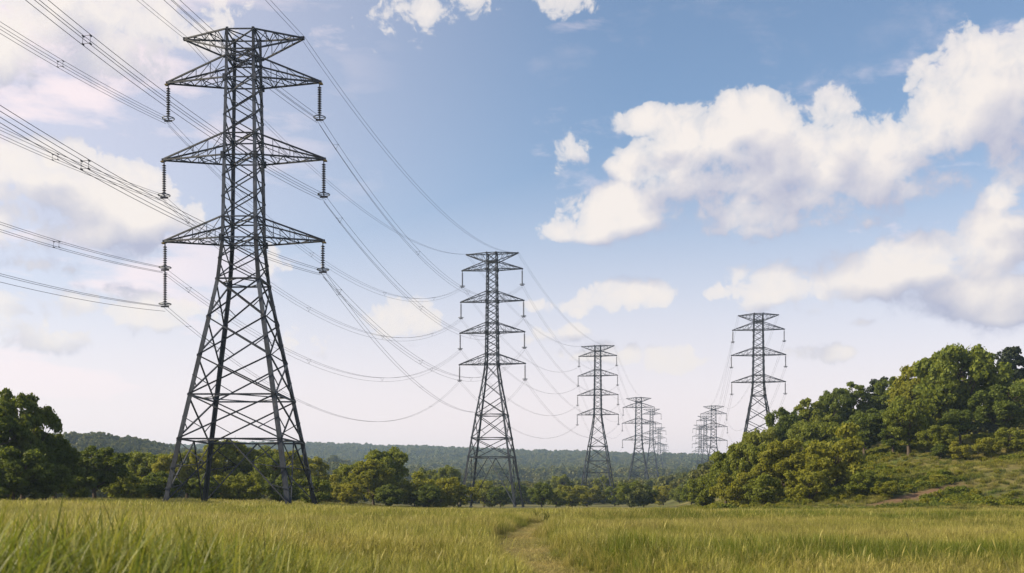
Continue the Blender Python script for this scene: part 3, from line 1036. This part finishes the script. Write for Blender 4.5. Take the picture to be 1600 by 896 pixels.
def make_pylon(spec, legw, brw, mat, double_low=False, plates=False, L=3.9):
    root = empty('lattice_pylon')
    A = lambda z: prof_a(spec['prof'], z)
    S4 = [(-1, -1), (1, -1), (1, 1), (-1, 1)]
    # legs
    zs = [p[0] for p in spec['prof']]
    for sx, sy in S4:
        mb = MB()
        for z0, z1 in zip(zs[:-1], zs[1:]):
            w = legw * (1.18 - .55 * z0 / spec['H'])
            a0, a1 = A(z0), A(z1)
            mb.angle((sx * a0, sy * a0, z0 - (.6 if z0 == 0 else .03)), (sx * a1, sy * a1, z1 + .03), w, (-sx, 0, 0), (0, -sy, 0), .30)
        mb.bar((sx * 6.62, sy * 6.62, -.8), (sx * 6.55, sy * 6.55, .30), .85, .85)
        mb.build('leg', mat, root)
    # bracing of the shaft
    br = MB()
    corner = lambda k, z: np.array([S4[k % 4][0] * A(z), S4[k % 4][1] * A(z), z])
    keys = sorted(set([0.0, spec['H'] - .2] + spec['hor'] + [a[0] for a in spec['arms']] + [a[1] for a in spec['arms']] + [spec['top'][2]]))
    lev = [spec['kneez']]
    for z0, z1 in zip(keys[:-1], keys[1:]):
        if z0 < spec['kneez'] - .01: continue
        if z1 - z0 < .25: continue
        wd = 2 * A((z0 + z1) / 2)
        n = max(1, int(round((z1 - z0) / (wd * .62 if z0 > 23 else wd * .72))))
        lev += [z0 + (z1 - z0) * (i + 1) / n for i in range(n)]
    lev = sorted(set(round(z, 3) for z in lev))
    for z0, z1 in zip(lev[:-1], lev[1:]):
        w = brw * (1.15 if z0 < 23 else .85)
        for k in range(4):
            br.bar(corner(k, z0), corner(k + 1, z1), w)
            br.bar(corner(k + 1, z0), corner(k, z1), w)
            if z0 < 22 and z1 - z0 > 3:
                m0 = (corner(k, z0) + corner(k + 1, z1)) / 2
                br.bar((corner(k, z0) + corner(k, z1)) / 2, (corner(k, z0) * .75 + corner(k + 1, z1) * .25), w * .6)
                br.bar((corner(k + 1, z0) + corner(k + 1, z1)) / 2, (corner(k + 1, z0) * .75 + corner(k, z1) * .25), w * .6)
    for z in keys:
        if z < 1: continue
        for k in range(4):
            br.bar(corner(k, z), corner(k + 1, z), brw * (1.3 if z in spec['hor'] else 1.0))
        if z in spec['hor']:
            mids = [(corner(k, z) + corner(k + 1, z)) / 2 for k in range(4)]
            for k in range(4):
                br.bar(mids[k], mids[(k + 1) % 4], brw * .8)
        else:
            br.bar(corner(0, z), corner(2, z), brw * .8)
            br.bar(corner(1, z), corner(3, z), brw * .8)
    # inverted V below the waist frame, with its short struts
    zk = spec['kneez']
    for k in range(4):
        mid = (corner(k, zk) + corner(k + 1, zk)) / 2
        for e in (k, k + 1):
            foot = corner(e, .25)
            br.bar(mid, foot, brw * 1.05)
            for f, g in ((.36, .42), (.68, .72)):
                br.bar(mid * (1 - f) + foot * f, corner(e, zk * (1 - g)), brw * .7)
            br.bar(mid * .64 + foot * .36, corner(e, zk * .98), brw * .7)
            br.bar(mid * .32 + foot * .68, corner(e, zk * .58), brw * .7)
    # gusset plates where the arms meet the shaft
    for z in [a[0] for a in spec['arms']]:
        for k in range(4):
            c = corner(k, z)
            br.bar(c + [0, 0, -.32], c + [0, 0, .32], .34, .34)
    br.build('bracing', mat, root)
    # cross arms
    tips = {}
    def arm(sx, ztip, zat, hw, up, key, zin=None):
        zin = ztip if zin is None else zin
        mb = MB()
        a0, a1 = A(zin), A(zat)
        tip = np.array([sx * hw, 0, ztip])
        cw = brw * 1.2
        for sy in (-1, 1):
            lo = np.array([sx * a0, sy * a0, zin]); hi = np.array([sx * a1, sy * a1, zat])
            e = tip + [0, sy * .12, 0]
            mb.bar(lo, e, cw); mb.bar(hi, e + [0, 0, .10 if up else -.10], cw)
            n = 4
            for i in range(1, n):
                f, f2 = i / n, (i + .8) / n
                p = lo * (1 - f) + e * f; q = hi * (1 - f) + e * f
                mb.bar(p, q, brw * .5)
                q2 = hi * (1 - (i - 1) / n) + e * ((i - 1) / n)
                mb.bar(p, q2, brw * .42)
            if up is True:
                mb.bar(lo * .5 + hi * .5, lo * .52 + e * .48, brw * .5)
        for i in range(5):
            f, g = i / 5, (i + 1) / 5
            l0 = np.array([sx * a0, -a0, zin]); l1 = np.array([sx * a0, a0, zin])
            p, q = l0 * (1 - f) + tip * f, l1 * (1 - g) + tip * g
            if i % 2: p, q = l1 * (1 - f) + tip * f, l0 * (1 - g) + tip * g
            mb.bar(p, q, brw * .6)
            mb.bar(l0 * (1 - f) + tip * f, l1 * (1 - f) + tip * f, brw * .6)
        mb.bar(tip - [sx * .15, 0, 0], tip + [sx * .22, 0, 0], .34, .30)
        o = mb.build('cross_arm', mat, root)
        if plates and key[1] >= 1:
            pl = MB()
            pl.bar(tip + [sx * .0, 0, -.17], tip + [sx * .34, 0, -.17], .44, .10)
            pl.build('tip_plate', YELLOW, o)
        return tip
    t0, t1, t2, hw = spec['top']
    for sx in (-1, 1):
        tips[(sx, 0)] = arm(sx, t1, t2, hw, False, (sx, 0), t0)
    for i, (zt, za, hw) in enumerate(spec['arms']):
        for sx in (-1, 1):
            tips[(sx, i + 1)] = arm(sx, zt, za, hw, True, (sx, i + 1))
    # insulator strings
    ends = {}
    na = len(spec['arms'])
    for (sx, i), tip in tips.items():
        if i == 0:
            ends[(sx, 0)] = tip + [0, 0, .15]
            continue
        mb, rg = MB(), MB()
        z = tip[2] - .12
        if double_low and sx < 0 and i == na:
            insulator(mb, rg, tip[0], 0, z, 2.9)
            up_st = mb.build('insulator_string', GLASS, root)
            rg.build('grading_ring', RINGM, up_st, True)
            mb, rg = MB(), MB()
            insulator(mb, rg, tip[0], 0, z - 2.9, 3.9)
            ends[(sx, i)] = np.array([tip[0], 0, z - 2.9])
            ends[(sx, i + 1)] = np.array([tip[0], 0, z - 6.8])
        else:
            LL = L * (.82 if (plates and i == na) else 1)
            insulator(mb, rg, tip[0], 0, z, LL)
            ends[(sx, i)] = np.array([tip[0], 0, z - LL])
            if i == na:
                ends[(sx, i + 1)] = np.array([tip[0], 0, z - LL])
        st = mb.build('insulator_string', GLASS, root)
        rg.build('grading_ring', RINGM, st, True)
    # step plate with no lettering, near the foot
    return root, ends

big, E_big = make_pylon(SPEC3, .40, .125, STEEL, True, True)
tall4, E4 = make_pylon(SPEC4, .40, .145, STEEL)
mid3, E3 = make_pylon(SPEC3, .40, .15, STEEL)
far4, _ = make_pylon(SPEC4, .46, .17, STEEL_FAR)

PY = {}
def stand(key, root, ends, px, d, top, H, rz, label, group):
    x = (px - 800) / F * d
    z = float(terr(x, d))
    s = (EYE + (HOR - top) / F * d - z) / H
    root.location = (x, d, z)
    root.rotation_euler = (0, 0, R(rz))
    root.scale = (s, s, s)
    tag(root, label, 'pylon', group)
    c_, s_ = math.cos(R(rz)), math.sin(R(rz))
    PY[key] = {k: np.array([x + s * (c_ * v[0] - s_ * v[1]), d + s * (s_ * v[0] + c_ * v[1]), z + s * v[2]]) for k, v in ends.items()}

GA, GB = 'pylons of the main line crossing the meadow', 'pylons of the second line beside the wood'
stand('p1', big, E_big, 381, 108, 52, 50.6, -1.0, 'largest dark steel lattice pylon with three pairs of arms, standing in the meadow', GA)
stand('p2', tall4, E4, 769, 250, 395, 62.2, -9, 'second largest lattice pylon, with four pairs of arms, at the end of the meadow path', GA)
p3 = copy_tree(tall4)
stand('p3', p3, E4, 934, 400, 540, 62.2, -12, 'third pylon of the main line, four pairs of arms, halfway down the valley', GA)
p4 = copy_tree(mid3)
stand('p4', p4, E3, 998, 640, 621, 50.6, -12, 'small pylon just past the third one, foremost of the overlapping distant group', GA)
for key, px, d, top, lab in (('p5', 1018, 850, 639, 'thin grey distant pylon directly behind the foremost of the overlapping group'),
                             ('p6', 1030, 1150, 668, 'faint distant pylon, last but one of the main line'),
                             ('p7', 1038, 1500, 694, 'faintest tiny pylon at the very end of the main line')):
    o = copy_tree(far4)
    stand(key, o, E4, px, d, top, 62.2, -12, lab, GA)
stand('r1', mid3, E3, 1185, 284, 490, 50.6, -8, 'lone large pylon rising above the trees of the wood', GB)
for key, px, d, top, lab in (('r2', 1115, 610, 634, 'small pylon beside the wood, foremost of the far cluster by the lone pylon'),):
    o = copy_tree(mid3)
    stand(key, o, E3, px, d, top, 50.6, -9, lab, GB)
for key, px, d, top, lab in (('r3', 1102, 780, 650, 'faint pylon half hidden behind the foremost one of the far cluster'),
                             ('r4', 1094, 980, 664, 'fainter pylon at the outer side of the far cluster near the wood'),):
    stand(key, far4 if key == 'r3' else copy_tree(far4), E4, px, d, top, 62.2, -9, lab, GB)

# ------------------------------------------------------------------ conductors
def sag_curve(a, b, sag, n=56):
    f = np.linspace(0, 1, n)
    p = a[None] * (1 - f[:, None]) + b[None] * f[:, None]
    p[:, 2] -= 4 * sag * f * (1 - f)
    return p

def bundle(a, b, sag, offs, rad, spacers, label, group, t0=0.0):
    root = empty('conductor_bundle', tuple(a))
    d = b - a
    side = np.array([d[1], -d[0], 0]); side /= np.linalg.norm(side)
    base = sag_curve(a, b, sag)
    if t0 > 0:
        base = base[int(t0 * len(base)):]
    off = []
    for (u, v) in offs:
        o = side * u + np.array([0, 0, v])
        k = np.ones(len(base))
        p = base + o
        p[:, 2] += .35 * v * np.sin(np.linspace(0, math.pi, len(base)))
        m = MB(); m.tube(p - a, rad, 5, False)
        m.build('conductor', WIREM, root, True)
        off.append(o)
    for s in spacers:
        i = int(np.clip(s, 0, 1) * (len(base) - 1))
        m = MB()
        c = base[i] - a
        for o1, o2 in zip(off, off[1:] + off[:1]):
            if len(off) == 2 and o1 is off[1]: break
            m.bar(c + o1, c + o2, .022, .022)
        for o1 in off:
            m.bar(c + o1 - d / np.linalg.norm(d) * .16, c + o1 + d / np.linalg.norm(d) * .07, .06, .06)
        m.build('spacer', WIREM, root)
    tag(root, label, 'power line', group)
    return root

p1 = PY['p1']
c1 = np.mean([p1[(-1, 1)], p1[(1, 1)]], axis=0); c2 = np.mean([PY['p2'][(-1, 1)], PY['p2'][(1, 1)]], axis=0)
ldir = (c2 - c1); ldir[2] = 0; ldir /= np.linalg.norm(ldir)
SIDE = {-1: 'field side', 1: 'wood side'}
LV = {0: 'peak', 1: 'top', 2: 'second', 3: 'third', 4: 'lowest'}
TW = [(-.24, .0), (.24, .0)]
QUAD = [(-.26, .22), (.26, .22), (.26, -.28), (-.26, -.28)]
TRI = [(-.30, .0), (.30, .0), (0.0, -.5)]
for (sx, i), a in p1.items():
    b = a - ldir * 150 + np.array([0, 0, 17.0])
    if i == 4 and sx > 0: continue
    where = 'ending at the ' + LV[i] + (' string' if i == 4 else ' arm') + ' of the largest pylon, ' + SIDE[sx]
    bundle(a, b, 9.0 if i else 6.5, TW if i == 0 else TRI if i == 4 else QUAD, .020, [] if i in (0, 4) else [.13, .30],
           ('earth wires' if i == 0 else 'conductors') + ' from overhead ' + where, 'wires over the meadow')
for (sx, i), a in p1.items():
    if (sx, i) not in PY['p2']: continue
    b = PY['p2'][(sx, min(i, 4))]
    bundle(a, b, (9.0 if i < 4 else 11.0) if i else 6, TW if i in (0, 4) else TRI, .019, [] if i in (0,) else [.05, .3, .55, .8],
           'sagging wires from the largest to the second pylon, ' + LV[i] + ' arm, ' + SIDE[sx], 'wires from first to second pylon')
def span(k1, k2, sag, said, group, rad=.020):
    for (sx, i), a in PY[k1].items():
        if (sx, i) not in PY[k2] or i > (4 if k1 == 'p2' else 3): continue
        bundle(a, PY[k2][(sx, i)], sag if i else sag * .7, TW, rad, [],
               'thin sagging wires ' + said + ', ' + LV[i] + ' arm, ' + SIDE[sx], group)
span('p2', 'p3', 9, 'between second and third pylon', 'wires from second to third pylon')
span('p3', 'p4', 11, 'between third and fourth pylon', 'wires from third to fourth pylon')
span('r1', 'r2', 14, 'from the lone pylon to the far cluster', 'wires of the second line')

# ------------------------------------------------------------------ air
def build_haze():
    x0, x1, y0, y1, z0, z1 = -9800, 9800, -80, 9100, -8, 165
    V = [(x0, y0, z0), (x1, y0, z0), (x1, y1, z0), (x0, y1, z0), (x0, y0, z1), (x1, y0, z1), (x1, y1, z1), (x0, y1, z1)]
    Q = [(3, 2, 1, 0), (4, 5, 6, 7), (0, 1, 5, 4), (1, 2, 6, 5), (2, 3, 7, 6), (3, 0, 4, 7)]
    m = bpy.data.materials.new('air')
    m.use_nodes = True
    m.node_tree.nodes.clear()
    t = NT(m.node_tree)
    o = t.n('ShaderNodeOutputMaterial')
    p = t.n('ShaderNodeVolumePrincipled')
    p.inputs['Color'].default_value = c4(.52, .74, 1.0)
    p.inputs['Density'].default_value = .00016
    p.inputs['Anisotropy'].default_value = .2
    m.node_tree.links.new(p.outputs[0], o.inputs['Volume'])
    ob = link('haze', mesh_np('haze', V, np.array(Q), m))
    tag(ob, kind='stuff')
build_haze()
